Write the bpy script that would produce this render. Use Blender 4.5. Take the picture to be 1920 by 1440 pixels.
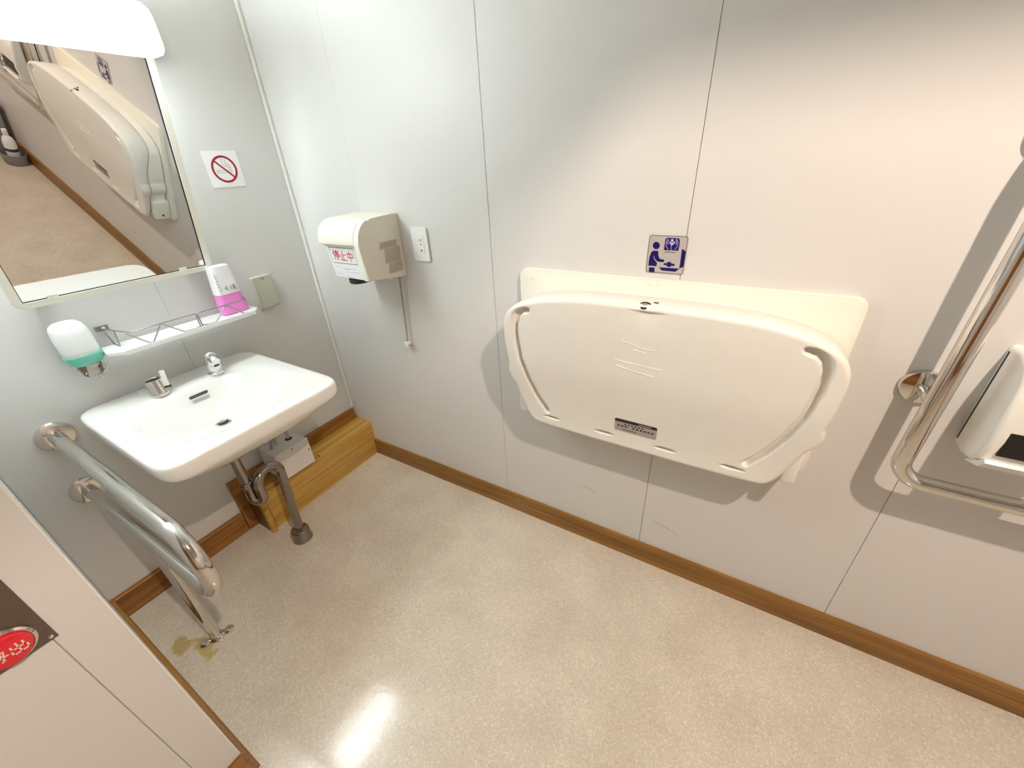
import bpy, bmesh, math, random
from mathutils import Vector, Matrix
random.seed(7)

# ------------------------------------------------------------------ scene, camera, light
for o in list(bpy.data.objects):
    bpy.data.objects.remove(o)
sc = bpy.context.scene
COL = sc.collection
sc.view_settings.view_transform = 'Standard'
sc.view_settings.look = 'None'
sc.view_settings.gamma = 1.0
sc.view_settings.use_curve_mapping = False
sc.view_settings.exposure = 0.08

# camera solved from the room's edges (back wall y = 0, sink wall x = 0, floor z = 0)
R = [[0.8615678509, 0.5054338435, -0.0473018829],
     [0.2121953075, -0.4432184335, -0.8709366060],
     [-0.4611659027, 0.7403337423, -0.4891134431]]
cam_data = bpy.data.cameras.new('camera')
cam_data.sensor_fit = 'HORIZONTAL'
cam_data.sensor_width = 36.0
cam_data.lens = 754.956 / 1920 * 36.0
cam_data.clip_start = 0.01
cam = bpy.data.objects.new('camera', cam_data)
COL.objects.link(cam)
cam.matrix_world = Matrix(((R[0][0], -R[1][0], -R[2][0], 1.7922),
                           (R[0][1], -R[1][1], -R[2][1], -1.1687),
                           (R[0][2], -R[1][2], -R[2][2], 1.45),
                           (0, 0, 0, 1)))
sc.camera = cam

world = bpy.data.worlds.new('world')
sc.world = world
world.use_nodes = True
world.node_tree.nodes['Background'].inputs[0].default_value = (0.9, 0.85, 0.78, 1)
world.node_tree.nodes['Background'].inputs[1].default_value = 0.02

VANITY_COL, VANITY_POW = (0.88, 1.0, 1.02), 23.0      # fluorescent lamp over the mirror
BULB_COL, BULB_POW = (1.0, 0.83, 0.69), 8300.0         # recessed bulb in the ceiling
REAR_COL, REAR_POW = (1.0, 0.80, 0.64), 0.5           # unseen fill panel added behind the camera
CEIL = 2.33

# ------------------------------------------------------------------ materials
def nodes_of(name):
    m = bpy.data.materials.new(name)
    m.use_nodes = True
    nt = m.node_tree
    return m, nt, nt.nodes['Principled BSDF']

def mat(name, col, rough=0.5, metal=0.0, var=0.03, scale=20.0, bump=0.0, bscale=None, coat=0.0, trans=0.0, ior=1.45, spec=0.5):
    m, nt, b = nodes_of(name)
    N, L = nt.nodes, nt.links
    tc = N.new('ShaderNodeTexCoord')
    nz = N.new('ShaderNodeTexNoise')
    nz.inputs['Scale'].default_value = scale
    nz.inputs['Detail'].default_value = 4
    L.new(tc.outputs['Object'], nz.inputs['Vector'])
    mx = N.new('ShaderNodeMix')
    mx.data_type = 'RGBA'
    c = Vector(col)
    mx.inputs[6].default_value = (*(c * (1 - var)), 1)
    mx.inputs[7].default_value = (*[min(1, x * (1 + var)) for x in c], 1)
    L.new(nz.outputs['Fac'], mx.inputs[0])
    L.new(mx.outputs[2], b.inputs['Base Color'])
    b.inputs['Roughness'].default_value = rough
    b.inputs['Metallic'].default_value = metal
    b.inputs['Coat Weight'].default_value = coat
    b.inputs['Transmission Weight'].default_value = trans
    b.inputs['IOR'].default_value = ior
    b.inputs['Specular IOR Level'].default_value = spec
    if bump:
        n2 = N.new('ShaderNodeTexNoise')
        n2.inputs['Scale'].default_value = bscale or scale * 4
        L.new(tc.outputs['Object'], n2.inputs['Vector'])
        bp = N.new('ShaderNodeBump')
        bp.inputs['Strength'].default_value = bump
        bp.inputs['Distance'].default_value = 0.002
        L.new(n2.outputs['Fac'], bp.inputs['Height'])
        L.new(bp.outputs['Normal'], b.inputs['Normal'])
    return m

def mat_emit(name, col, power):
    m, nt, b = nodes_of(name)
    b.inputs['Base Color'].default_value = (0.9, 0.9, 0.9, 1)
    b.inputs['Emission Color'].default_value = (*col, 1)
    b.inputs['Emission Strength'].default_value = power
    return m

def mat_wood(name, dark, light, axis, rough=0.4):
    m, nt, b = nodes_of(name)
    N, L = nt.nodes, nt.links
    tc = N.new('ShaderNodeTexCoord')
    mp = N.new('ShaderNodeMapping')
    s = [26.0, 26.0, 26.0]
    s['xyz'.index(axis)] = 1.1
    mp.inputs['Scale'].default_value = s
    L.new(tc.outputs['Object'], mp.inputs['Vector'])
    nz = N.new('ShaderNodeTexNoise')
    nz.inputs['Scale'].default_value = 1.6
    nz.inputs['Detail'].default_value = 6
    nz.inputs['Distortion'].default_value = 0.6
    L.new(mp.outputs['Vector'], nz.inputs['Vector'])
    cr = N.new('ShaderNodeValToRGB')
    cr.color_ramp.elements[0].position = 0.36
    cr.color_ramp.elements[0].color = (*dark, 1)
    cr.color_ramp.elements[1].position = 0.64
    cr.color_ramp.elements[1].color = (*light, 1)
    L.new(nz.outputs['Fac'], cr.inputs[0])
    L.new(cr.outputs[0], b.inputs['Base Color'])
    b.inputs['Roughness'].default_value = rough
    bp = N.new('ShaderNodeBump')
    bp.inputs['Strength'].default_value = 0.12
    bp.inputs['Distance'].default_value = 0.001
    L.new(nz.outputs['Fac'], bp.inputs['Height'])
    L.new(bp.outputs['Normal'], b.inputs['Normal'])
    return m

def mat_floor():
    m, nt, b = nodes_of('floor_vinyl')
    N, L = nt.nodes, nt.links
    tc = N.new('ShaderNodeTexCoord')
    def noise(scale, detail, vec=None):
        n = N.new('ShaderNodeTexNoise')
        n.inputs['Scale'].default_value = scale
        n.inputs['Detail'].default_value = detail
        L.new(vec or tc.outputs['Object'], n.inputs['Vector'])
        return n.outputs['Fac']
    def ramp(fac, stops):
        r = N.new('ShaderNodeValToRGB')
        e = r.color_ramp.elements
        while len(e) < len(stops):
            e.new(0.5)
        for i, (p, c) in enumerate(stops):
            e[i].position = p
            e[i].color = (*c, 1)
        L.new(fac, r.inputs[0])
        return r.outputs[0]
    def mix(fac, a, bb, mode='MIX'):
        x = N.new('ShaderNodeMix')
        x.data_type = 'RGBA'
        x.blend_type = mode
        if isinstance(fac, float):
            x.inputs[0].default_value = fac
        else:
            L.new(fac, x.inputs[0])
        for i, v in ((6, a), (7, bb)):
            if isinstance(v, tuple):
                x.inputs[i].default_value = (*v, 1)
            else:
                L.new(v, x.inputs[i])
        return x.outputs[2]
    base = ramp(noise(6, 3), [(0.35, (0.60, 0.535, 0.44)), (0.65, (0.66, 0.595, 0.495))])
    vor = N.new('ShaderNodeTexVoronoi')
    vor.inputs['Scale'].default_value = 260
    L.new(tc.outputs['Object'], vor.inputs['Vector'])
    sep = N.new('ShaderNodeSeparateColor')
    L.new(vor.outputs['Color'], sep.inputs[0])
    fleck = ramp(sep.outputs[0], [(0.0, (0.84, 0.83, 0.80)), (0.22, (0.97, 0.96, 0.95)), (0.8, (1, 1, 1)), (0.93, (1.16, 1.15, 1.12))])
    c = mix(1.0, base, fleck, 'MULTIPLY')
    # yellow stains by the rail foot
    def stain(cx, cy, rx, ry):
        mp = N.new('ShaderNodeMapping')
        mp.inputs['Location'].default_value = (-cx / rx, -cy / ry, 0)
        mp.inputs['Scale'].default_value = (1 / rx, 1 / ry, 0.0)
        L.new(tc.outputs['Object'], mp.inputs['Vector'])
        ln = N.new('ShaderNodeVectorMath')
        ln.operation = 'LENGTH'
        L.new(mp.outputs[0], ln.inputs[0])
        nz = noise(34, 4)
        ad = N.new('ShaderNodeMath')
        ad.operation = 'MULTIPLY_ADD'
        L.new(nz, ad.inputs[0])
        ad.inputs[1].default_value = 1.6
        L.new(ln.outputs['Value'], ad.inputs[2])
        return ramp(ad.outputs[0], [(0.0, (0.7, 0.7, 0.7)), (0.55, (0, 0, 0))]) if False else \
            _stain_ramp(ad.outputs[0])
    def _stain_ramp(f):
        mr = N.new('ShaderNodeMapRange')
        mr.inputs['From Min'].default_value = 1.45
        mr.inputs['From Max'].default_value = 1.75
        mr.inputs['To Min'].default_value = 0.75
        mr.inputs['To Max'].default_value = 0.0
        L.new(f, mr.inputs['Value'])
        return mr.outputs[0]
    c = mix(stain(0.318, -1.118, 0.055, 0.030), c, (0.42, 0.30, 0.06))
    c = mix(stain(0.405, -1.078, 0.075, 0.028), c, (0.47, 0.36, 0.06))
    L.new(c, b.inputs['Base Color'])
    b.inputs['Roughness'].default_value = 0.3
    rr = N.new('ShaderNodeMapRange')
    L.new(noise(9, 4), rr.inputs['Value'])
    rr.inputs['To Min'].default_value = 0.09
    rr.inputs['To Max'].default_value = 0.20
    L.new(rr.outputs[0], b.inputs['Roughness'])
    bp = N.new('ShaderNodeBump')
    bp.inputs['Strength'].default_value = 0.07
    bp.inputs['Distance'].default_value = 0.004
    L.new(noise(38, 3), bp.inputs['Height'])
    L.new(bp.outputs['Normal'], b.inputs['Normal'])
    return m

M = {}
M['wall'] = mat('wall_panel_laminate', (0.70, 0.685, 0.665), 0.42, var=0.012, scale=3, bump=0.02, bscale=260)
M['joint'] = mat('joint_filler', (0.52, 0.50, 0.46), 0.8)
M['trim'] = mat('white_trim_plastic', (0.82, 0.81, 0.76), 0.4)
M['ceiling'] = mat('ceiling_board', (0.66, 0.64, 0.60), 0.8, bump=0.2, bscale=150)
M['baffle'] = mat('black_baffle', (0.03, 0.03, 0.03), 0.7)
M['floor'] = mat_floor()
M['wood_x'] = mat_wood('baseboard_wood_x', (0.20, 0.088, 0.014), (0.34, 0.165, 0.034), 'x')
M['wood_y'] = mat_wood('baseboard_wood_y', (0.22, 0.085, 0.012), (0.37, 0.16, 0.03), 'y')
M['wood_pale'] = mat_wood('pale_boxing_wood', (0.44, 0.24, 0.045), (0.59, 0.36, 0.09), 'y')
M['wood_dark'] = mat_wood('shade_darkened_wood', (0.11, 0.034, 0.010), (0.17, 0.055, 0.016), 'z')  # shade on the boxing's end is in this colour; door frame reuses it
M['cream'] = mat('cream_plastic', (0.87, 0.85, 0.79), 0.35, coat=0.1)
M['cream2'] = mat('cream_back_plate', (0.87, 0.835, 0.73), 0.4)
M['white'] = mat('white_plastic', (0.86, 0.86, 0.84), 0.35)
M['offwhite'] = mat('off_white_box', (0.74, 0.70, 0.65), 0.45)
M['wire'] = mat('wire_chrome', (0.46, 0.46, 0.47), 0.15, 1.0)
M['frame'] = mat('mirror_frame_plastic', (0.84, 0.82, 0.72), 0.4)
M['ceramic'] = mat('white_glazed_ceramic', (0.90, 0.88, 0.84), 0.08, coat=0.3, var=0.005)
M['chrome'] = mat('chrome', (0.78, 0.78, 0.77), 0.06, 1.0, var=0.02)
M['steel'] = mat('polished_steel_tube', (0.72, 0.70, 0.67), 0.07, 1.0, var=0.05, scale=40)
M['darksteel'] = mat('dull_pipe_chrome', (0.33, 0.29, 0.25), 0.13, 1.0, var=0.08, scale=60)
M['plate'] = mat('brushed_plate_steel', (0.20, 0.155, 0.14), 0.32, 1.0, var=0.06, scale=80)
M['black'] = mat('black_plastic', (0.012, 0.011, 0.010), 0.4)
M['slot'] = mat('dark_slot', (0.05, 0.045, 0.04), 0.6)
M['mirror'] = mat('mirror_silver', (0.76, 0.75, 0.735), 0.0, 1.0, var=0.0)
M['dryer'] = mat('dryer_plastic', (0.85, 0.815, 0.71), 0.4)
M['paper'] = mat('white_paper', (0.88, 0.88, 0.88), 0.7)
M['red'] = mat('red_ink', (0.62, 0.008, 0.06), 0.6)
M['crimson'] = mat('crimson_ink', (0.36, 0.004, 0.02), 0.5)
M['ink'] = mat('black_ink', (0.02, 0.02, 0.025), 0.6)
M['grey_ink'] = mat('grey_ink', (0.26, 0.26, 0.27), 0.7)
M['navy'] = mat('navy_ink', (0.006, 0.002, 0.10), 0.4)
M['lilac'] = mat('lilac_ink', (0.55, 0.50, 0.78), 0.5)
M['silver'] = mat('silver_sign_plate', (0.62, 0.58, 0.54), 0.35, 0.35)
M['signedge'] = mat('sign_edge', (0.25, 0.21, 0.17), 0.4, 0.5)
M['labelgrey'] = mat('grey_label', (0.42, 0.37, 0.36), 0.45)
M['teal'] = mat('teal_plastic', (0.16, 0.56, 0.44), 0.3, coat=0.2)
M['frost'] = mat('frosted_white_plastic', (0.88, 0.90, 0.89), 0.45)
M['pink'] = mat('pink_liquid_bottle', (0.95, 0.27, 0.72), 0.12, coat=0.5)
M['switch'] = mat('grey_green_plastic', (0.50, 0.50, 0.41), 0.45)
M['switch2'] = mat('grey_green_plastic_edge', (0.36, 0.37, 0.31), 0.5)
M['button'] = mat('red_button_plastic', (0.72, 0.003, 0.02), 0.15, coat=0.8)
M['butch'] = mat('pale_print', (0.90, 0.62, 0.52), 0.5)
M['cord'] = mat('grey_cord', (0.40, 0.35, 0.27), 0.6)
M['sticker'] = mat('worn_sticker', (0.56, 0.50, 0.41), 0.25, bump=0.6, bscale=120)
M['grey'] = mat('grey_plastic', (0.30, 0.29, 0.30), 0.5)
M['lampwhite'] = mat('lamp_housing', (0.82, 0.84, 0.82), 0.4)
M['scuff'] = mat('scuff_mark', (0.50, 0.45, 0.41), 0.6)
M['vanity'] = mat_emit('lit_diffuser', VANITY_COL, VANITY_POW)
M['endcap'] = mat_emit('glowing_end_cap', VANITY_COL, 0.9)
M['bulb'] = mat_emit('lit_bulb', BULB_COL, BULB_POW)
M['rear'] = mat_emit('added_fill_glow', REAR_COL, REAR_POW)

# ------------------------------------------------------------------ mesh helpers
ORG = {}
def V3(*a): return Vector(a)

def link(name, me, m, parent=None, smooth=None, origin=None):
    """link a mesh given in world coordinates; a child keeps its thing's origin"""
    if parent is not None:
        org = ORG[parent.name]
    else:
        org = Vector(origin) if origin is not None else Vector((0, 0, 0))
    me.transform(Matrix.Translation(-org))
    o = bpy.data.objects.new(name, me)
    COL.objects.link(o)
    if parent is not None:
        o.parent = parent
    else:
        o.location = org
    ORG[o.name] = org
    if m is not None:
        me.materials.append(M[m] if isinstance(m, str) else m)
    if smooth is not None:
        if smooth == 'all':
            me.polygons.foreach_set('use_smooth', [True] * len(me.polygons))
        elif smooth:
            me.polygons.foreach_set('use_smooth', [True] * len(me.polygons))
            me.set_sharp_from_angle(angle=math.radians(smooth))
    return o

def tag(o, label=None, cat=None, group=None, kind=None):
    if label: o['label'] = label
    if cat: o['category'] = cat
    if group: o['group'] = group
    if kind: o['kind'] = kind
    return o

def thing(name, label, cat, loc, group=None):
    o = bpy.data.objects.new(name, None)
    o.empty_display_size = 0.05
    COL.objects.link(o)
    o.location = loc
    ORG[o.name] = Vector(loc)
    return tag(o, label, cat, group)

def bm_mesh(bm):
    me = bpy.data.meshes.new('m')
    bmesh.ops.recalc_face_normals(bm, faces=bm.faces)
    bm.to_mesh(me)
    bm.free()
    return me

def box_bm(bm, lo, hi, bev=0.0, seg=2):
    lo, hi = Vector(lo), Vector(hi)
    r = bmesh.ops.create_cube(bm, size=1.0)
    vs = r['verts']
    c, s = (lo + hi) / 2, hi - lo
    for v in vs:
        v.co = Vector((c[i] + v.co[i] * s[i] for i in range(3)))
    if bev:
        es = list({e for v in vs for e in v.link_edges})
        bmesh.ops.bevel(bm, geom=es, offset=bev, segments=seg, profile=0.5, affect='EDGES')

def box(lo, hi, bev=0.0, seg=2):
    bm = bmesh.new()
    lo2 = [min(a, b) for a, b in zip(lo, hi)]
    hi2 = [max(a, b) for a, b in zip(lo, hi)]
    box_bm(bm, lo2, hi2, bev, seg)
    return bm_mesh(bm)

def fillet(pts, rad, n=8):
    """polyline with rounded corners"""
    out = [Vector(pts[0])]
    for i in range(1, len(pts) - 1):
        a, b, c = Vector(pts[i - 1]), Vector(pts[i]), Vector(pts[i + 1])
        u, w = (a - b).normalized(), (c - b).normalized()
        ang = u.angle(w)
        r = rad[i] if isinstance(rad, (list, tuple)) else rad
        t = r / math.tan(ang / 2)
        t = min(t, (a - b).length * 0.49 if i > 1 else (a - b).length * 0.98, (c - b).length * 0.49 if i < len(pts) - 2 else (c - b).length * 0.98)
        p, q = b + u * t, b + w * t
        ctr = b + (u + w).normalized() * (t / math.cos(ang / 2))
        for k in range(n + 1):
            s = k / n
            v = ((p - ctr).normalized().slerp((q - ctr).normalized(), s)) * (p - ctr).length
            out.append(ctr + v)
    out.append(Vector(pts[-1]))
    return out

def tube_bm(bm, pts, r, seg=16, cap=True):
    pts = [Vector(p) for p in pts]
    q = [pts[0]]
    rr = [r[0] if isinstance(r, (list, tuple)) else r]
    for i, p in enumerate(pts[1:], 1):
        if (p - q[-1]).length > 1e-6:
            q.append(p)
            rr.append(r[i] if isinstance(r, (list, tuple)) else r)
    pts = q
    n = len(pts)
    tang = []
    for i in range(n):
        d = Vector((0, 0, 0))
        if i > 0: d += (pts[i] - pts[i - 1]).normalized()
        if i < n - 1: d += (pts[i + 1] - pts[i]).normalized()
        tang.append(d.normalized())
    ref = Vector((0, 0, 1)) if abs(tang[0].z) < 0.9 else Vector((1, 0, 0))
    x = tang[0].cross(ref).normalized()
    rings = []
    for i in range(n):
        if i:
            x = (x - tang[i] * x.dot(tang[i])).normalized()
        y = tang[i].cross(x)
        rings.append([bm.verts.new(pts[i] + (x * math.cos(2 * math.pi * k / seg) + y * math.sin(2 * math.pi * k / seg)) * rr[i]) for k in range(seg)])
    for a, b in zip(rings, rings[1:]):
        for k in range(seg):
            bm.faces.new((a[k], a[(k + 1) % seg], b[(k + 1) % seg], b[k]))
    if cap:
        bm.faces.new(rings[0][::-1])
        bm.faces.new(rings[-1])

def tube(pts, r, seg=16, cap=True):
    bm = bmesh.new()
    tube_bm(bm, pts, r, seg, cap)
    return bm_mesh(bm)

def lathe(prof, origin, axis=(0, 0, 1), seg=32):
    """prof: (radius, height) pairs along axis from origin"""
    bm = bmesh.new()
    ax = Vector(axis).normalized()
    ref = Vector((0, 0, 1)) if abs(ax.z) < 0.9 else Vector((1, 0, 0))
    x = ax.cross(ref).normalized()
    y = ax.cross(x)
    o = Vector(origin)
    rings = []
    for r, h in prof:
        if r < 1e-6:
            rings.append([bm.verts.new(o + ax * h)])
        else:
            rings.append([bm.verts.new(o + ax * h + (x * math.cos(2 * math.pi * k / seg) + y * math.sin(2 * math.pi * k / seg)) * r) for k in range(seg)])
    for a, b in zip(rings, rings[1:]):
        if len(a) == 1 and len(b) == 1: continue
        for k in range(seg):
            k2 = (k + 1) % seg
            if len(a) == 1: bm.faces.new((a[0], b[k2], b[k]))
            elif len(b) == 1: bm.faces.new((a[k], a[k2], b[0]))
            else: bm.faces.new((a[k], a[k2], b[k2], b[k]))
    if len(rings[0]) > 1: bm.faces.new(rings[0][::-1])
    if len(rings[-1]) > 1: bm.faces.new(rings[-1])
    return bm_mesh(bm)

class Frame:
    """a flat place on a wall: origin, right, up; normal points into the room"""
    def __init__(s, o, u, v):
        s.o, s.u, s.v = Vector(o), Vector(u).normalized(), Vector(v).normalized()
        s.n = s.u.cross(s.v)
    def p(s, a, b, h=0.0): return s.o + s.u * a + s.v * b + s.n * h

def prism_bm(bm, fr, pts, h0, h1):
    lo = [bm.verts.new(fr.p(a, b, h0)) for a, b in pts]
    hi = [bm.verts.new(fr.p(a, b, h1)) for a, b in pts]
    n = len(pts)
    bm.faces.new(hi)
    bm.faces.new(lo[::-1])
    for k in range(n):
        bm.faces.new((lo[k], lo[(k + 1) % n], hi[(k + 1) % n], hi[k]))

def prism(fr, pts, h0, h1, bev=0.0):
    bm = bmesh.new()
    prism_bm(bm, fr, pts, h0, h1)
    if bev:
        bm.faces.ensure_lookup_table()
        es = [e for e in bm.faces[0].edges]
        bmesh.ops.bevel(bm, geom=es, offset=bev, segments=2, profile=0.5, affect='EDGES')
    return bm_mesh(bm)

def stroke(a, b, w):
    """rectangle around a 2-D line"""
    a, b = Vector(a), Vector(b)
    d = (b - a).normalized() * (w / 2)
    n = Vector((-d.y, d.x))
    return [tuple(a - d - n), tuple(b + d - n), tuple(b + d + n), tuple(a - d + n)]

def strokes(fr, lines, w, h0, h1):
    bm = bmesh.new()
    for ln in lines:
        for a, b in zip(ln, ln[1:]):
            prism_bm(bm, fr, stroke(a, b, w), h0, h1)
    return bm_mesh(bm)

def circ(cx, cy, r, n=32, ry=None, a0=0, a1=2 * math.pi):
    full = abs(a1 - a0 - 2 * math.pi) < 1e-6
    m = n if full else n + 1
    return [(cx + r * math.cos(a0 + (a1 - a0) * k / n), cy + (ry or r) * math.sin(a0 + (a1 - a0) * k / n)) for k in range(m)]

def rrect(x0, y0, x1, y1, r, n=5):
    out = []
    for cx, cy, a in ((x1 - r, y1 - r, 0), (x0 + r, y1 - r, 90), (x0 + r, y0 + r, 180), (x1 - r, y0 + r, 270)):
        for k in range(n + 1):
            t = math.radians(a + 90 * k / n)
            out.append((cx + r * math.cos(t), cy + r * math.sin(t)))
    return out

BACK = lambda x, z, y=0.0: Frame((x, y, z), (1, 0, 0), (0, 0, 1))     # on the back wall, seen from the room
LEFT = lambda y, z, x=0.0: Frame((x, y, z), (0, 1, 0), (0, 0, 1))     # on the sink wall or parallel to it

# ------------------------------------------------------------------ the room
XR, YF = 3.65, -2.95           # right wall, wall behind the camera
XP, YP = 0.881, -1.176         # corner of the wall that ends the sink recess
T = 0.05

def wall(name, me, panels, fr_axis):
    w = link(name, me, 'joint')
    tag(w, kind='structure')
    for lo, hi in panels:
        p = link('panel', box(lo, hi, 0.0006, 1), 'wall', w)
    return w
G = 0.0007
def span(a, b): return a + G, b - G
xs = [0.0, 0.405, 1.011, 1.620, 2.227, 2.833, XR]
wall_back = wall('wall_back', box((-T, 0.005, 0), (XR + T, T, CEIL)),
                 [((a + (0.0001 if a == 0.405 else G), 0.0, 0), (b - (0.0001 if b == 0.405 else G), 0.006, CEIL)) for a, b in zip(xs, xs[1:])], 'x')
ys = [YP, -0.606, 0.0]
wall_left = wall('wall_left', box((-T, YP - T, 0), (-0.005, 0.0, CEIL)),
                 [((-0.006, a + 0.0004, 0), (0.0, b - 0.0004, CEIL)) for a, b in zip(ys, ys[1:])], 'y')
ys = [YF, -2.462, -1.856, -1.250, YP]
wall_side = wall('wall_side', box((XP - T, YF, 0), (XP - 0.005, YP - 0.006, CEIL)),
                 [((XP - 0.006, span(a, b)[0], 0), (XP, span(a, b)[1] if b != YP else YP - 0.0005, CEIL)) for a, b in zip(ys, ys[1:])], 'y')
wall_recess = wall('wall_recess', box((0.0, YP - T, 0), (XP - T - 0.001, YP - 0.005, CEIL)),
                   [((0.001, YP - 0.006, 0), (XP - 0.0065, YP, CEIL))], 'x')
ys = [YF, -2.424, -1.818, -1.212, -0.606, 0.0]
wall_right = wall('wall_right', box((XR + 0.005, YF, 0), (XR + T, 0.0, CEIL)),
                  [((XR, span(a, b)[0], 0), (XR + 0.006, span(a, b)[1], CEIL)) for a, b in zip(ys, ys[1:])], 'y')
xs = [XP, 1.4, 2.006, 2.612, XR]
wall_front = wall('wall_front', box((XP - T, YF - T, 0), (XR + T, YF - 0.005, CEIL)),
                  [((span(a, b)[0], YF - 0.006, 0), (span(a, b)[1], YF, CEIL)) for a, b in zip(xs, xs[1:])], 'x')
tag(link('floor', box((-T, YF - T, -0.04), (XR + T, T, 0.0)), 'floor'), kind='structure')

# ceiling with the opening of the recessed lamp
LX, LY, LZ = 2.50, -1.10, 2.50
OX0, OX1, OY0, OY1 = LX - 0.190, LX + 0.195, LY - 0.20, LY + 0.200
bm = bmesh.new()
for lo, hi in (((-T, YF - T, CEIL), (OX0, T, CEIL + 0.03)), ((OX1, YF - T, CEIL), (XR + T, T, CEIL + 0.03)),
               ((OX0, YF - T, CEIL), (OX1, OY0, CEIL + 0.03)), ((OX0, OY1, CEIL), (OX1, T, CEIL + 0.03))):
    box_bm(bm, lo, hi)
tag(link('ceiling', bm_mesh(bm), 'ceiling'), kind='structure')
dl = thing('recessed_ceiling_lamp', 'recessed rectangular ceiling lamp with black baffle and warm bulb', 'lamp', (LX, LY, CEIL + 0.03))
bm = bmesh.new()
ZT = 2.62
for lo, hi in (((OX0 - 0.02, OY0 - 0.02, CEIL + 0.03), (OX0, OY1 + 0.02, ZT)), ((OX1, OY0 - 0.02, CEIL + 0.03), (OX1 + 0.02, OY1 + 0.02, ZT)),
               ((OX0, OY0 - 0.02, CEIL + 0.03), (OX1, OY0, ZT)), ((OX0, OY1, CEIL + 0.03), (OX1, OY1 + 0.02, ZT)),
               ((OX0 - 0.02, OY0 - 0.02, ZT), (OX1 + 0.02, OY1 + 0.02, ZT + 0.02))):
    box_bm(bm, lo, hi)
link('baffle_housing', bm_mesh(bm), 'baffle', dl)
link('lamp_holder', lathe([(0.022, 0), (0.022, 0.07), (0.030, 0.09)], (LX, LY, LZ + 0.028)), 'white', dl, 40)
link('bulb', lathe([(0.0, -0.02)] + [(0.02 * math.cos(math.radians(a)), 0.02 * math.sin(math.radians(a))) for a in range(-75, 90, 15)] + [(0, 0.02)], (LX, LY, LZ)), 'bulb', dl, 'all')
rp = thing('added_fill_panel', 'added flat square fill light panel on the ceiling', 'lamp', (2.1, -1.95, CEIL))  # unseen panel, added for fill light
link('housing', box((1.85, -2.2, CEIL - 0.035), (2.35, -1.7, CEIL), 0.006), 'white', rp)
link('fill_panel_diffuser', box((1.88, -2.17, CEIL - 0.039), (2.32, -1.73, CEIL - 0.0352)), 'rear', rp)

# unseen brown door behind the camera, added to cut bounce and darken reflections
door = tag(link('added_dark_door', box((1.15, YF, 0.0), (2.55, YF + 0.012, 2.10), 0.003), 'wood_dark'), kind='structure')
link('added_door_leaf', box((1.20, YF + 0.0125, 0.01), (2.35, YF + 0.042, 2.04), 0.003), 'wood_y', door)
link('added_door_handle', tube(fillet([(1.30, YF + 0.043, 0.80), (1.30, YF + 0.085, 0.80), (1.30, YF + 0.085, 1.20), (1.30, YF + 0.043, 1.20)], 0.02), 0.014, 16), 'steel', door, 50)

# corner bead and corner edge
tag(link('trim_1', box((0.0005, -0.013, 0.28), (0.013, -0.0005, CEIL), 0.003), 'trim'), kind='structure')
tag(link('trim_2', box((XP - 0.0055, YP - 0.003, 0.1), (XP + 0.0005, YP + 0.0004, CEIL), 0.0003, 1), 'trim'), kind='structure')

def board_x(x0, x1, y, s, h=0.095, t=0.0115):
    """baseboard along x, face towards s*y; two-step face with a pale rounded top"""
    pr = [(0, 0), (t, 0), (t, h * 0.47), (t - 0.0012, h * 0.49), (t - 0.0012, h - 0.004), (t - 0.004, h), (0, h)]
    bm = bmesh.new()
    a = [bm.verts.new((x0, y + s * p, q)) for p, q in pr]
    b = [bm.verts.new((x1, y + s * p, q)) for p, q in pr]
    n = len(pr)
    bm.faces.new(a); bm.faces.new(b[::-1])
    for k in range(n):
        bm.faces.new((a[k], a[(k + 1) % n], b[(k + 1) % n], b[k]))
    return bm_mesh(bm)
def board_y(y0, y1, x, s, h=0.1, t=0.02):
    me = board_x(y0, y1, 0, 1, h, t)
    me.transform(Matrix(((0, s, 0, x), (1, 0, 0, 0), (0, 0, 1, 0), (0, 0, 0, 1))))
    return me
tag(link('baseboard_back', board_x(0.128, XR - 0.012, 0.0, -1), 'wood_x'), kind='structure')
tag(link('baseboard_left', board_y(YP + 0.011, -0.697, 0.0, 1), 'wood_y'), kind='structure')
tag(link('baseboard_recess', board_x(0.0, XP + 0.010, YP, 1, 0.1, 0.0135), 'wood_x'), kind='structure')
tag(link('baseboard_side', board_y(YF + 0.012, YP - 0.0005, XP, 1, 0.1, 0.012), 'wood_y'), kind='structure')
tag(link('baseboard_right', board_y(YF + 0.012, 0.0, XR, -1, 0.095, 0.0115), 'wood_y'), kind='structure')
tag(link('baseboard_front', board_x(XP, XR, YF, 1), 'wood_x'), kind='structure')

# two scuffs low on the back wall
fr = BACK(0, 0)
for k, ln in enumerate((((1.375, 0.285), (1.40, 0.277), (1.43, 0.269)), ((1.663, 0.226), (1.70, 0.220), (1.735, 0.209), (1.758, 0.198)))):
    link('scuff_mark', strokes(fr, [ln], 0.0035, 0.0, 0.00025), 'scuff', wall_back)

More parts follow.
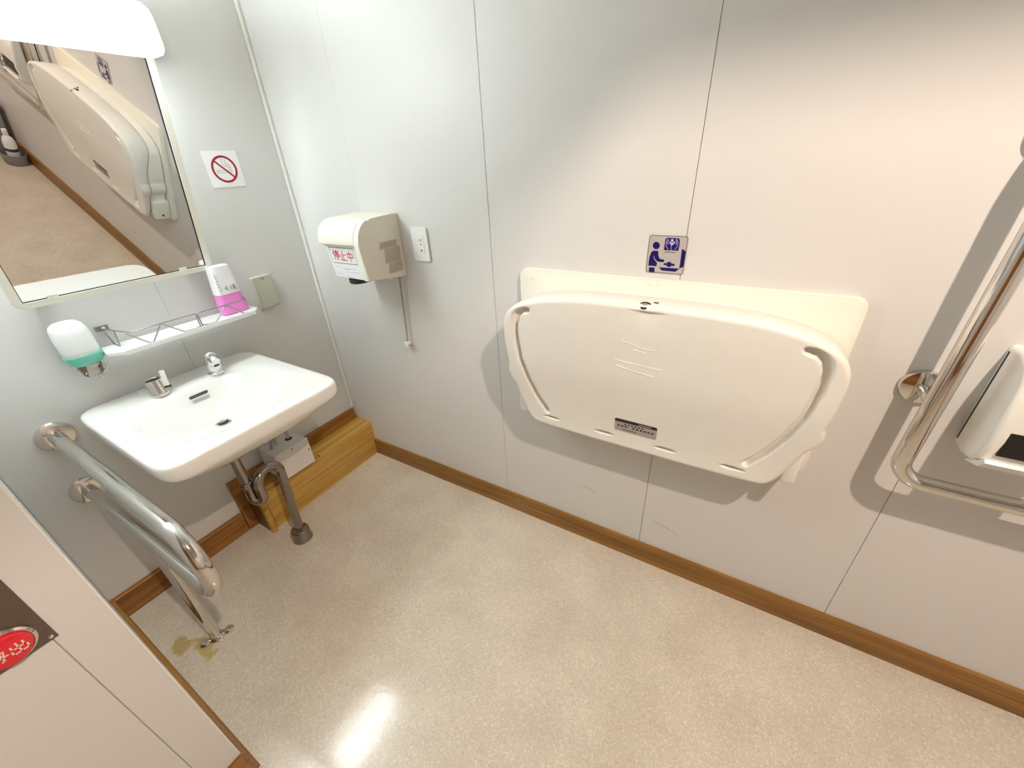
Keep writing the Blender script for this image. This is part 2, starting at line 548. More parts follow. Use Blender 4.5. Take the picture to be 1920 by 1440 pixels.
# ------------------------------------------------------------------ wooden boxing in the corner
wb = thing('wooden_pipe_boxing', 'low yellow-brown wooden boxing on the floor in the corner under the basin', 'boxing', (0.06, -0.35, 0))
link('back_board', box((0.0005, -0.694, 0.0), (0.022, -0.0135, 0.272), 0.0015), 'wood_y', wb)
link('front_board', box((0.108, -0.625, 0.0), (0.127, -0.0005, 0.200), 0.0012), 'wood_pale', wb)
link('top_board', box((0.0225, -0.628, 0.194), (0.1075, -0.0005, 0.2125), 0.0012), 'wood_pale', wb)
link('top_edge_strip', box((0.108, -0.33, 0.2003), (0.127, -0.0005, 0.2125), 0.0012), 'wood_pale', wb)
link('end_board', box((0.0225, -0.655, 0.0), (0.118, -0.6285, 0.205), 0.0015), 'wood_dark', wb)  # end face shade painted in by the darker wood
link('end_strip', box((0.1185, -0.655, 0.0), (0.147, -0.633, 0.207), 0.0015), 'wood_pale', wb)

# ------------------------------------------------------------------ wash basin
def sup(cx, cy, hx, hy, n, N=200):
    # superellipse sampled by angle; rings of different size line up
    out = []
    for k in range(N):
        t = 2 * math.pi * k / N
        c, q = math.cos(t), math.sin(t)
        m = max(hx, hy)
        c2, q2 = c * hx / m, q * hy / m
        r = (abs(c2 / hx) ** n + abs(q2 / hy) ** n) ** (-1 / n)
        out.append((cx + c2 * r, cy + q2 * r))
    return out
BX0, BX1, BY0, BY1 = 0.0015, 0.620, -0.970, -0.414
bcx, bcy, bhx, bhy = (BX0 + BX1) / 2, (BY0 + BY1) / 2, (BX1 - BX0) / 2, (BY1 - BY0) / 2
DX, DY = 0.300, -0.695                      # drain
def outer(d, z, n=11.0):
    # keep the back flush with the wall
    return [(max(x, BX0), y, z) for x, y in sup(bcx + d * 0.0, bcy, bhx - d, bhy - d, n)]
def bowl(s, z, n=3.6):
    cx, cy, hx, hy = 0.355, -0.690, 0.212, 0.222
    cx, cy = DX + (cx - DX) * s, DY + (cy - DY) * s
    return [(x, y, z) for x, y in sup(cx, cy, hx * s, hy * s, n - 1.6 * (1 - s))]
def under(s, z):
    cx, cy, hx, hy = bcx, bcy, bhx, bhy
    cx, cy = DX + (cx - DX) * s, DY + (cy - DY) * s
    return [(max(x, BX0), y, z) for x, y in sup(cx, cy, hx * s, hy * s, 2.4 + 4 * s)]
rings = [under(0.10, 0.622), under(0.35, 0.626), under(0.55, 0.645), under(0.75, 0.680), under(0.88, 0.712), outer(0.016, 0.738), outer(0.006, 0.748), outer(0.0015, 0.758), outer(0.0, 0.772),
         outer(0.0, 0.788), outer(0.0008, 0.794), outer(0.003, 0.798), outer(0.007, 0.800), outer(0.014, 0.8005), outer(0.030, 0.8005),
         bowl(1.06, 0.8003), bowl(1.03, 0.7995), bowl(1.0, 0.7978), bowl(0.96, 0.7945), bowl(0.92, 0.790), bowl(0.87, 0.7825), bowl(0.81, 0.7725), bowl(0.73, 0.758), bowl(0.63, 0.7415), bowl(0.52, 0.726),
         bowl(0.40, 0.7115), bowl(0.26, 0.698), bowl(0.12, 0.689)]
bm = bmesh.new()
vr = [[bm.verts.new(p) for p in r] for r in rings]
for a, b in zip(vr, vr[1:]):
    for k in range(len(a)):
        bm.faces.new((a[k], a[(k + 1) % len(a)], b[(k + 1) % len(a)], b[k]))
bm.faces.new(vr[0][::-1]); bm.faces.new(vr[-1])
basin = thing('wash_basin', 'wide white ceramic wall-hung wash basin with two chrome fittings', 'basin', (0.0, -0.686, 0.70))
link('bowl', bm_mesh(bm), 'ceramic', basin, 'all')
dr = link('drain', lathe([(0.0, 0.0), (0.024, 0.0), (0.0245, 0.003), (0.021, 0.0045), (0.018, 0.002), (0.0, 0.002)], (DX, DY, 0.6885)), 'chrome', basin, 30)
link('drain_plug', lathe([(0.0, 0.0), (0.012, 0.0), (0.0125, 0.006), (0.0, 0.008)], (DX - 0.003, DY, 0.6905)), 'chrome', dr, 30)
link('drain_gap', prism(Frame((DX, DY, 0.6907), (1, 0, 0), (0, 1, 0)), circ(0, 0, 0.0172), 0, 0.0005), 'slot', dr)
# overflow slot on the back slope of the bowl
fo = Frame((0.1915, -0.692, 0.7745), (0, 1, 0), Vector((-0.020, 0, 0.016)))
link('overflow_slot', prism(fo, rrect(-0.030, -0.0045, 0.030, 0.0045, 0.0044), -0.004, 0.0018), 'slot', basin)

# basin tap: squat chrome spout
tp = thing('basin_tap', 'short rounded chrome spout tap standing on the basin deck', 'tap', (0.128, -0.590, 0.8))
TPX = 0.128
link('body', lathe([(0.0, 0.0), (0.0255, 0.0), (0.0250, 0.045), (0.0240, 0.062), (0.0215, 0.074), (0.0165, 0.083), (0.009, 0.088), (0.0, 0.0895)], (TPX, -0.590, 0.801), (0.10, 0, 1)), 'chrome', tp, 'all')
link('base_ring', lathe([(0.0, 0), (0.0285, 0), (0.0285, 0.004), (0.026, 0.007), (0, 0.007)], (TPX, -0.590, 0.8005)), 'chrome', tp, 30)
spt = tube([(TPX + 0.006, -0.590, 0.864), (TPX + 0.026, -0.590, 0.858), (TPX + 0.036, -0.590, 0.852)], [0.019, 0.0175, 0.0145], 24)
link('spout', spt, 'chrome', tp, 50)
link('outlet_slit', prism(Frame((TPX + 0.030, -0.590, 0.8365), (0, 1, 0), (0, 0, 1)), [(-0.011, 0.0), (-0.006, -0.004), (0.006, -0.004), (0.011, 0.0), (0.007, 0.002), (-0.007, 0.002)], -0.006, 0.0), 'slot', tp)

# control valve with a lever tag
lv = thing('tap_control', 'chrome tap control cylinder with dark top and cream lever on the basin deck', 'tap', (0.128, -0.770, 0.8))
link('body', lathe([(0.0, 0), (0.0285, 0), (0.029, 0.006), (0.0265, 0.012), (0.0260, 0.052), (0.0245, 0.056), (0.0225, 0.053), (0.0, 0.053)], (0.124, -0.770, 0.8005), (-0.10, -0.02, 1)), 'chrome', lv, 30)
link('top_disc', lathe([(0.0, 0), (0.0215, 0), (0.0205, 0.0015), (0, 0.0015)], (0.1187, -0.771, 0.8535), (-0.10, -0.02, 1)), 'slot', lv, 30)
bm = bmesh.new(); box_bm(bm, (-0.008, -0.0025, -0.022), (0.008, 0.0025, 0.032), 0.002)
me = bm_mesh(bm); me.transform(Matrix.Translation((0.140, -0.745, 0.850)) @ Matrix.Rotation(math.radians(50), 4, 'Z') @ Matrix.Rotation(math.radians(-12), 4, 'X'))
link('lever', me, 'cream', lv, 30)
bm = bmesh.new(); box_bm(bm, (-0.009, -0.003, -0.006), (0.009, 0.003, 0.0), 0.001)
me = bm_mesh(bm); me.transform(Matrix.Translation((0.1435, -0.746, 0.8285)) @ Matrix.Rotation(math.radians(50), 4, 'Z'))
link('lever_seat', me, 'black', lv)

# ------------------------------------------------------------------ waste trap, valve box, supply pipes
tr = thing('waste_trap', 'dull chrome s-bend waste pipe running from basin to floor', 'pipe', (0.30, -0.64, 0))
TX = 0.292
path = fillet([(DX - 0.006, -0.713, 0.6215), (DX - 0.006, -0.713, 0.325), (TX + 0.030, -0.690, 0.325), (TX + 0.026, -0.690, 0.436), (TX, -0.582, 0.436), (TX - 0.004, -0.606, 0.03)], [0, 0.020, 0.020, 0.050, 0.050, 0], 14)
link('pipe', tube(path, 0.0178, 20), 'darksteel', tr, 50)
link('slip_nut', lathe([(0.0, 0), (0.021, 0), (0.0235, 0.004), (0.0235, 0.024), (0.020, 0.028), (0, 0.028)], (DX - 0.006, -0.713, 0.545), seg=8), 'darksteel', tr, 30)
link('slip_nut', lathe([(0.0, 0), (0.021, 0), (0.023, 0.004), (0.023, 0.022), (0.020, 0.026), (0, 0.026)], (DX - 0.006, -0.713, 0.40), seg=8), 'darksteel', tr, 30)
link('floor_cup', lathe([(0.0, 0), (0.041, 0.0), (0.0415, 0.006), (0.0375, 0.012), (0.038, 0.052), (0.033, 0.060), (0.020, 0.063), (0, 0.063)], (TX - 0.004, -0.606, 0.0005)), 'darksteel', tr, 40)

vb = thing('valve_box', 'small white valve box below the basin above the wooden boxing', 'box', (0.1, -0.455, 0.225))
link('body', box((0.0225, -0.532, 0.224), (0.146, -0.374, 0.360), 0.004), 'offwhite', vb)
link('cover', box((0.1465, -0.533, 0.222), (0.158, -0.373, 0.362), 0.003), 'offwhite', vb)
for y, z in ((-0.455, 0.351), (-0.385, 0.300), (-0.52, 0.236)):
    link('screw', lathe([(0.0, 0), (0.0035, 0), (0.003, 0.0012), (0, 0.0012)], (0.158, y, z), (1, 0, 0), 10), 'slot', vb)
link('pipe_hole', prism(Frame((0.085, -0.42, 0.3602), (1, 0, 0), (0, 1, 0)), circ(0, 0, 0.016, 20), 0, 0.0004), 'slot', vb)
link('supply_pipe', tube(fillet([(0.085, -0.42, 0.350), (0.085, -0.42, 0.46), (0.115, -0.47, 0.612)], 0.03), 0.0075, 12), 'steel', vb, 50)
link('supply_pipe', tube(fillet([(0.075, -0.475, 0.350), (0.075, -0.475, 0.44), (0.11, -0.52, 0.612)], 0.03), 0.0065, 12), 'steel', vb, 50)
link('hose', tube(fillet([(0.085, -0.505, 0.355), (0.09, -0.49, 0.42), (0.15, -0.53, 0.612)], 0.05), 0.005, 10), 'grey', vb, 50)

# ------------------------------------------------------------------ side rail by the basin
RY = -1.030
rl = thing('basin_support_rail', 'bent steel support rail with floor leg left of the wash basin', 'grab bar', (0.0, RY, 0.0))
RR = 0.0195
link('bent_tube', tube(fillet([(0.004, RY, 0.754), (0.848, RY, 0.754), (0.848, RY, 0.540), (0.004, RY - 0.012, 0.543)], 0.106, 14), RR, 24), 'steel', rl, 50)
FL = [(0.0, 0), (0.046, 0), (0.0475, 0.004), (0.044, 0.010), (0.026, 0.014), (0.0, 0.014)]
link('wall_flange', lathe(FL, (0.0005, RY, 0.754), (1, 0, 0)), 'steel', rl, 40)
link('wall_flange', lathe(FL, (0.0005, RY - 0.012, 0.543), (1, 0, 0)), 'steel', rl, 40)
link('leg', tube([(0.408, RY - 0.004, 0.535), (0.408, RY - 0.004, 0.012)], 0.0165, 20), 'steel', rl, 50)
ft = link('floor_foot', lathe([(0.0, 0), (0.024, 0), (0.0245, 0.008), (0.018, 0.016), (0, 0.016)], (0.408, RY - 0.004, 0.0005)), 'steel', rl, 40)
for sx, sy in ((-0.012, -0.034), (0.012, 0.034)):
    link('foot_lug', lathe([(0.0, 0), (0.016, 0), (0.0165, 0.008), (0.012, 0.014), (0, 0.016)], (0.408 + sx, RY - 0.004 + sy, 0.0005)), 'steel', ft, 40)

# ------------------------------------------------------------------ tilted mirror and its lamp
TA = math.radians(14.5)
mo = Vector((0.0482, -0.690, 1.143))
uv_, vv_ = Vector((0, 1, 0)), Vector((math.sin(TA), 0, math.cos(TA)))
FM = Frame(mo, uv_, vv_)
mi = thing('tilted_mirror', 'large forward-tilted wall mirror in a cream plastic frame', 'mirror', tuple(mo))
H = 0.650
W = 0.259
def frame_mesh(fr, outr, inn, h0, h1):
    bm = bmesh.new()
    n = len(outr)
    L = [[bm.verts.new(fr.p(a, b, h)) for a, b in pts] for pts, h in ((outr, h0), (outr, h1 - 0.003), ([(a * 0.995, b * 0.995 + 0.0015) for a, b in outr], h1), (inn, h1), (inn, h0))]
    for a, b in zip(L, L[1:] + L[:1]):
        for k in range(n):
            bm.faces.new((a[k], a[(k + 1) % n], b[(k + 1) % n], b[k]))
    return bm_mesh(bm)
link('frame', frame_mesh(FM, rrect(-W, 0, W, H, 0.028, 8), rrect(-0.239, 0.0185, 0.239, H - 0.018, 0.004, 8), -0.016, 0.004), 'frame', mi, 40)
link('glass', prism(FM, rrect(-0.2368, 0.0205, 0.2368, H - 0.0205, 0.004), -0.004, 0.0), 'mirror', mi)
link('back_panel', prism(FM, rrect(-0.25, 0.008, 0.25, H - 0.008, 0.02), -0.0155, -0.0045), 'black', mi)
for pts in ([(0.2355, 0.0195), (0.2388, 0.0195), (0.2388, H - 0.019), (0.2355, H - 0.019)], [(-0.2388, 0.0188), (0.2388, 0.0188), (0.2388, 0.0208), (-0.2388, 0.0208)]):
    link('glass_seal', prism(FM, pts, 0.0002, 0.0012), 'black', mi)
for a in (-0.175, 0.165):
    cl = link('glass_clip', prism(FM, [(a - 0.013, 0.017), (a + 0.013, 0.017), (a + 0.010, 0.0265), (a - 0.010, 0.0265)], 0.0005, 0.003), 'frame', mi)
for s in (-1, 1):
    link('wall_arm', tube([(0.002, -0.690 + s * 0.2, 1.66), tuple(FM.p(s * 0.2, 0.50, -0.014))], 0.007, 12), 'steel', mi)
    link('hinge_bracket', box((0.001, -0.690 + s * 0.2 - 0.02, 1.15), (0.034, -0.690 + s * 0.2 + 0.02, 1.19), 0.002), 'frame', mi)

lm = thing('mirror_lamp', 'lit white fluorescent lamp on the wall above the mirror', 'lamp', (0.0, -0.69, 1.755))
link('base_plate', box((0.001, -1.150, 1.775), (0.055, -0.335, 1.895), 0.008, 3), 'lampwhite', lm, 40)
LP = [(0.056, 1.782), (0.222, 1.782), (0.222, 1.742), (0.228, 1.736), (0.285, 1.736), (0.300, 1.744), (0.304, 1.760), (0.302, 1.812), (0.294, 1.832), (0.270, 1.848), (0.20, 1.866), (0.056, 1.868)]
def prof_y(y0, y1, pr, bev=0.0):
    bm = bmesh.new()
    prism_bm(bm, Frame((0, y1, 0), (1, 0, 0), (0, 0, 1)), pr, 0, y1 - y0)
    if bev:
        es = [e for e in bm.edges if abs(e.verts[0].co.y - e.verts[1].co.y) < 1e-6 and (e.verts[0].co.x + e.verts[1].co.x) > 0.2 and max(v.co.z for v in e.verts) > 1.79 or (abs(e.verts[0].co.y - e.verts[1].co.y) < 1e-6 and min(v.co.x for v in e.verts) > 0.225)]
        bmesh.ops.bevel(bm, geom=es, offset=bev, segments=3, profile=0.5, affect='EDGES')
    return bm_mesh(bm)
link('diffuser', prof_y(-1.085, -0.485, LP), 'vanity', lm, 40)
for y0, y1 in ((-1.115, -1.0855), (-0.4845, -0.440)):
    link('end_cap', prof_y(y0, y1, LP, 0.006), 'endcap', lm, 40)

# ------------------------------------------------------------------ no smoking sign
ns = thing('no_smoking_sign', 'white square no smoking sign with red ring on the wall beside the mirror', 'sign', (0.0, -0.241, 1.464))
f = LEFT(-0.241, 1.464)
link('sheet', prism(f, [(-0.061, -0.060), (0.061, -0.060), (0.061, 0.060), (-0.061, 0.060)], 0.0003, 0.0015), 'paper', ns)
bm = bmesh.new()
ro, ri, n = 0.0450, 0.0378, 48
for k in range(n):
    a, b = 2 * math.pi * k / n, 2 * math.pi * (k + 1) / n
    prism_bm(bm, f, [(ri * math.cos(a), ri * math.sin(a)), (ro * math.cos(a), ro * math.sin(a)), (ro * math.cos(b), ro * math.sin(b)), (ri * math.cos(b), ri * math.sin(b))], 0.0015, 0.0019)
prism_bm(bm, f, stroke((-0.0285, 0.0285), (0.0285, -0.0285), 0.0058), 0.0015, 0.00195)
link('red_ring_and_bar', bm_mesh(bm), 'crimson', ns)
cig = [[(-0.028, -0.004), (-0.002, -0.004)], [(-0.028, -0.011), (0.006, -0.011)], [(-0.028, -0.004), (-0.028, -0.011)], [(0.012, -0.004), (0.023, -0.004), (0.023, -0.011), (0.018, -0.011)]]
smoke = [[(0.022, 0.0), (0.023, 0.009), (0.018, 0.015), (0.010, 0.014)], [(0.017, 0.0), (0.017, 0.006), (0.012, 0.009), (0.003, 0.009), (-0.001, 0.018), (-0.003, 0.027), (0.0, 0.034)],
         [(0.010, 0.014), (0.010, 0.024), (0.008, 0.031)]]
link('cigarette_drawing', strokes(f, cig + smoke, 0.0013, 0.0015, 0.0018), 'grey_ink', ns)

# ------------------------------------------------------------------ switch
sw = thing('wall_switch', 'grey-green switch cover on the wall right of the small shelf', 'switch', (0.0, -0.255, 1.003))
f = LEFT(-0.255, 1.003)
link('cover', prism(f, rrect(-0.0425, -0.067, 0.0425, 0.067, 0.005), 0.0005, 0.024, 0.003), 'switch', sw)
link('rocker', prism(f, rrect(-0.036, -0.060, 0.036, 0.046, 0.003), 0.0235, 0.0265, 0.0015), 'switch', sw)
link('lock_slot', prism(f, rrect(-0.006, 0.055, 0.006, 0.058, 0.001), 0.024, 0.0244), 'slot', sw)

# ------------------------------------------------------------------ wire-guarded shelf
SY0, SY1, SX, SZ = -0.836, -0.352, 0.138, 0.974
sh = thing('wire_rail_shelf', 'small white shelf with chrome zigzag wire guard below the mirror', 'shelf', (0.0, -0.59, SZ))
FT = Frame((0, 0, SZ - 0.008), (1, 0, 0), (0, 1, 0))
link('board', prism(FT, [(0.02, SY0 + 0.004), (0.10, SY0), (SX, SY0 + 0.035), (SX, SY1 - 0.03), (0.10, SY1), (0.02, SY1 - 0.004)], 0, 0.011, 0.002), 'white', sh)
link('front_lip', box((SX - 0.001, SY0 + 0.036, SZ - 0.010), (SX + 0.004, SY1 - 0.031, SZ + 0.0055), 0.0015), 'white', sh)
for y in (-0.795, -0.372):
    br = link('wall_bracket', box((0.0005, y - 0.017, 1.024), (0.012, y + 0.017, 1.040), 0.002), 'wire', sh)
    link('bracket_screw', lathe([(0, 0), (0.005, 0), (0.0045, 0.002), (0, 0.002)], (0.012, y + 0.003, 1.032), (1, 0, 0), 12), 'paper', br)
wr = 0.0022
zt, zb = 1.028, SZ + 0.005
wires = []
for y, s in ((-0.795, 1), (-0.372, -1)):
    wires.append([(0.010, y, 1.030), (0.06, y + 0.012 * s, zt), (SX, y + 0.030 * s, zt)])
    wires.append([(0.012, y, 1.026), (0.028, y + 0.004 * s, zb)])
    wires.append([(0.06, y + 0.012 * s, zt), (0.07, y + 0.006 * s, zb), (0.028, y + 0.004 * s, zb)])
mid = -0.576
wires.append([(SX, -0.765, zt), (SX, mid - 0.002, zt), (SX, mid - 0.002, zb)])
wires.append([(SX, mid + 0.004, zb), (SX, mid + 0.004, zt), (SX, -0.402, zt)])
wires.append([(SX, -0.778, zt), (SX, -0.732, zb), (SX, -0.722, zb), (SX, -0.683, zt), (SX, -0.628, zb), (SX, -0.600, zb), (SX, mid - 0.002, zb + 0.006)])
wires.append([(SX, mid + 0.004, zb + 0.006), (SX, -0.55, zb), (SX, -0.528, zb), (SX, -0.472, zt), (SX, -0.425, zb), (SX, -0.410, zb)])
for k, w_ in enumerate(wires):
    link('guard_wire', tube(fillet(w_, 0.004, 3) if len(w_) > 2 else w_, wr, 8), 'wire', sh, 60)

# bottle of pink soap on the shelf
bt = thing('soap_refill_bottle', 'pink liquid soap bottle with white label on the small shelf', 'bottle', (0.07, -0.425, SZ + 0.0032))
def loft(rings):
    bm = bmesh.new()
    vr = [[bm.verts.new(p) for p in r] for r in rings]
    for a, b in zip(vr, vr[1:]):
        for k in range(len(a)):
            bm.faces.new((a[k], a[(k + 1) % len(a)], b[(k + 1) % len(a)], b[k]))
    bm.faces.new(vr[0][::-1]); bm.faces.new(vr[-1])
    return bm_mesh(bm)
def bring(t, g=0.0):
    z = SZ + 0.0035 + 0.176 * t
    hy = 0.049 - 0.016 * t + g
    hx = 0.030 - 0.006 * t + g
    return [(x, y, z) for x, y in sup(0.068, -0.424, hx, hy, 4.0, 40)]
link('bottle_body', loft([bring(0.0, -0.006), bring(0.012, -0.001)] + [bring(t / 10) for t in range(1, 10)] + [bring(0.985, -0.001), bring(1.0, -0.004)]), 'pink', bt, 40)
link('label', loft([bring(0.43, 0.0012)] + [bring(t / 20, 0.0012) for t in range(9, 20)] + [bring(1.003, 0.001), bring(1.006, -0.002)]), 'paper', bt, 40)
f = Frame((0.0945, -0.424, 1.072), (0, 1, 0), Vector((-0.034, 0, 1)))
mk = [[(-0.006, 0.012), (-0.012, 0.004), (-0.004, -0.006)], [(0.008, 0.010), (0.006, -0.004)], [(0.014, 0.006), (0.024, 0.006)], [(0.019, 0.013), (0.016, -0.006)], [(0.020, 0.0), (0.024, -0.007)]]
mk += [[(-0.034, 0.055 - 0.011 * i), (-0.029, 0.055 - 0.011 * i)] for i in range(6)]
link('label_print', strokes(f, mk, 0.0012, 0.0, 0.0035), 'grey_ink', bt)

# ------------------------------------------------------------------ soap dispenser on the wall
sd = thing('soap_dispenser', 'wall soap dispenser with white dome and teal collar', 'soap dispenser', (0.0, -0.876, 0.93))
def dring(hx, hy, z, n=2.6, cx=0.046): return [(x, y, z) for x, y in sup(cx, -0.876, hx, hy, n, 48)]
dome = [dring(0.040, 0.0425, 0.980), dring(0.041, 0.0435, 1.0), dring(0.041, 0.0435, 1.03), dring(0.0405, 0.043, 1.052), dring(0.038, 0.0405, 1.067), dring(0.033, 0.0355, 1.078), dring(0.024, 0.027, 1.085), dring(0.012, 0.014, 1.0885)]
link('dome', loft(dome), 'frost', sd, 'all')
link('collar', loft([dring(0.026, 0.030, 0.950), dring(0.034, 0.038, 0.956), dring(0.041, 0.044, 0.968), dring(0.0435, 0.0465, 0.980), dring(0.0435, 0.0465, 0.985), dring(0.041, 0.044, 0.985)]), 'teal', sd, 40)
link('valve_cup', loft([dring(0.016, 0.020, 0.912), dring(0.021, 0.025, 0.918), dring(0.025, 0.030, 0.9495), dring(0.0245, 0.0295, 0.950)]), 'darksteel', sd, 40)
link('push_pin', lathe([(0.0, 0), (0.007, 0), (0.0075, 0.006), (0.005, 0.010), (0.0045, 0.022), (0, 0.022)], (0.056, -0.866, 0.900), seg=16), 'steel', sd, 40)
link('lever_loop', tube(fillet([(0.055, -0.855, 0.947), (0.066, -0.842, 0.938), (0.064, -0.846, 0.922), (0.057, -0.858, 0.915)], 0.008), 0.0026, 8), 'steel', sd, 50)
link('wall_plate', box((0.0005, -0.905, 0.93), (0.0045, -0.847, 1.06), 0.001), 'white', sd)

# ------------------------------------------------------------------ hand dryer
DX0, DX1 = 0.388, 0.602
dy = thing('hand_dryer', 'cream wall hand dryer with an out-of-use notice on its front', 'hand dryer', (0.485, 0.0, 1.06))
def arc_top(yf, zs, yt, zt, n=10):
    # rounded top-front corner of the side profile
    out = []
    for k in range(n + 1):
        a = math.pi / 2 * k / n
        out.append((yt + (yf - yt) * math.cos(a), zs + (zt - zs) * math.sin(a)))
    return out
full = [(-0.001, 1.060), (-0.193, 1.086)] + arc_top(-0.203, 1.208, -0.130, 1.290) + [(-0.02, 1.294), (-0.001, 1.294)]
FX = lambda x: Frame((x, 0, 0), (0, 1, 0), (0, 0, 1))          # profile in (y, z), depth along +x
def prof(x0, x1, pr, bev=0.0):
    bm = bmesh.new()
    prism_bm(bm, FX(x0), pr, 0, x1 - x0)
    if bev:
        es = [e for e in bm.edges if abs(e.verts[0].co.x - e.verts[1].co.x) < 1e-6 and (e.verts[0].co.y + e.verts[1].co.y) < -0.02]
        bmesh.ops.bevel(bm, geom=es, offset=bev, segments=3, profile=0.5, affect='EDGES')
    return bm_mesh(bm)
core = [(-0.001, 1.066), (-0.165, 1.088), (-0.178, 1.200), (-0.2015, 1.210)] + arc_top(-0.2025, 1.216, -0.130, 1.2895) + [(-0.02, 1.2935), (-0.001, 1.2935)]
bd = link('housing', prof(DX0 + 0.0045, DX1 - 0.0245, core), 'dryer', dy, 35)
for x0, x1 in ((DX0, DX0 + 0.004), (DX1 - 0.024, DX1)):
    link('side_cheek', prof(x0, x1, full if x0 > 0.5 else core, 0.006 if x0 > 0.5 else 0.001), 'dryer', dy, 35)
fn = Frame((DX0 + 0.004, -0.1715, 1.150), (1, 0, 0), Vector((0, -0.013, 0.112)))
nt_ = link('notice_sheet', prism(fn, [(0.0, -0.068), (0.172, -0.072), (0.174, 0.046), (0.0, 0.047)], 0.001, 0.002), 'paper', dy)
fb = Frame(fn.p(0.012, -0.014, 0.002), fn.u, fn.v)
for a, b, w_ in (((0, 0), (0.132, 0), 0.0018), ((0, 0.058), (0.132, 0.058), 0.0018), ((0, 0), (0, 0.058), 0.0008), ((0.132, 0), (0.132, 0.058), 0.0008)):
    link('notice_border_line', strokes(fb, [[a, b]], w_, 0, 0.0004), 'ink', nt_)
def glyph(lines, x, y, s): return [[(x + a * s, y + b * s) for a, b in ln] for ln in lines]
TEI = [[(0.22, 1.0), (0.05, 0.62)], [(0.16, 0.78), (0.16, 0.0)], [(0.62, 1.0), (0.62, 0.88)], [(0.32, 0.86), (0.96, 0.86)], [(0.42, 0.76), (0.86, 0.76), (0.86, 0.60), (0.42, 0.60), (0.42, 0.76)],
       [(0.32, 0.36), (0.32, 0.50), (0.96, 0.50), (0.96, 0.36)], [(0.40, 0.34), (0.88, 0.34)], [(0.64, 0.34), (0.64, 0.03), (0.54, 0.06)]]
SHI = [[(0.50, 1.0), (0.50, 0.03)], [(0.50, 0.60), (0.88, 0.60)], [(0.20, 0.68), (0.20, 0.03)], [(0.02, 0.03), (0.98, 0.03)]]
CHU = [[(0.10, 0.76), (0.90, 0.76), (0.90, 0.36), (0.10, 0.36), (0.10, 0.76)], [(0.50, 1.0), (0.50, 0.0)]]
link('notice_characters', strokes(fb, glyph(TEI, 0.012, 0.012, 0.036) + glyph(SHI, 0.050, 0.012, 0.034) + glyph(CHU, 0.088, 0.012, 0.034), 0.0030, 0, 0.0004), 'red', nt_)
small = [[(0.0 + 0.05 * (i % 3), -0.014 - 0.009 * i), (0.03 + 0.05 * (i % 3), -0.014 - 0.009 * i)] for i in range(5)] + [[(0.04, -0.02), (0.12, -0.02)], [(0.055, -0.033), (0.10, -0.033)]]
link('notice_small_print', strokes(fb, small, 0.0014, 0, 0.0003), 'lilac', nt_)
link('air_nozzle', lathe([(0.0, 0), (0.052, 0), (0.05, 0.012), (0.0, 0.012)], (0.49, -0.125, 1.068), (0, -0.12, 1), 32), 'black', dy, 40)
link('rear_screw', lathe([(0.0, 0), (0.008, 0), (0.008, 0.009), (0, 0.009)], (0.582, -0.075, 1.063), (0, 0, 1), 14), 'dryer', dy, 40)
fs = Frame((DX1, 0, 0), (0, 1, 0), (0, 0, 1))
for k, (y0, z0, y1, z1) in enumerate(((-0.115, 1.182, -0.028, 1.205), (-0.098, 1.130, -0.020, 1.179), (-0.088, 1.090, -0.018, 1.126))):
    st = link('sticker', prism(fs, [(y0, z0), (y1, z0 - 0.002), (y1 + 0.004, z1), (y0 + 0.006, z1 + 0.001)], 0.0002, 0.0009), 'sticker', dy)
    ln = [[(y0 + 0.012, z0 + 0.008 + 0.007 * i), (y1 - 0.012 - 0.01 * (i % 2), z0 + 0.008 + 0.007 * i)] for i in range(int((z1 - z0 - 0.008) / 0.007))]
    link('sticker_print', strokes(fs, ln, 0.0016, 0.0008, 0.0013), 'scuff' if k else 'grey_ink', st)
link('power_cord', tube(fillet([(0.580, -0.022, 1.070), (0.576, -0.024, 1.0), (0.562, -0.018, 0.89), (0.556, -0.018, 0.800), (0.553, -0.020, 0.775)], 0.05, 6), 0.0036, 10), 'cord', dy, 60)
pg = link('plug', box((0.540, -0.032, 0.750), (0.566, -0.010, 0.776), 0.004), 'white', dy, 40)
for dy_ in (-0.026, -0.016):
    link('plug_prong', box((0.5662, dy_ - 0.001, 0.760), (0.584, dy_ + 0.001, 0.766)), 'steel', pg)

# ------------------------------------------------------------------ outlet
ol = thing('wall_outlet', 'white wall power outlet plate beside the hand dryer', 'outlet', (0.7015, 0.0, 1.187))
f = BACK(0.7015, 1.187)
link('plate', prism(f, rrect(-0.0375, -0.060, 0.0375, 0.060, 0.004), 0.0005, 0.008, 0.002), 'white', ol)
ins = link('socket_insert', prism(f, rrect(-0.012, -0.033, 0.020, 0.033, 0.002), 0.0078, 0.0095, 0.0008), 'white', ol)
for a, b, w_, h_ in ((0.0, 0.014, 0.0022, 0.010), (0.010, 0.0145, 0.0022, 0.008), (0.005, 0.0005, 0.0045, 0.0045), (0.005, -0.0215, 0.008, 0.005)):
    link('socket_hole', prism(f, [(a - w_ / 2, b - h_ / 2), (a + w_ / 2, b - h_ / 2), (a + w_ / 2, b + h_ / 2), (a - w_ / 2, b + h_ / 2)], 0.0095, 0.0098), 'slot', ins)

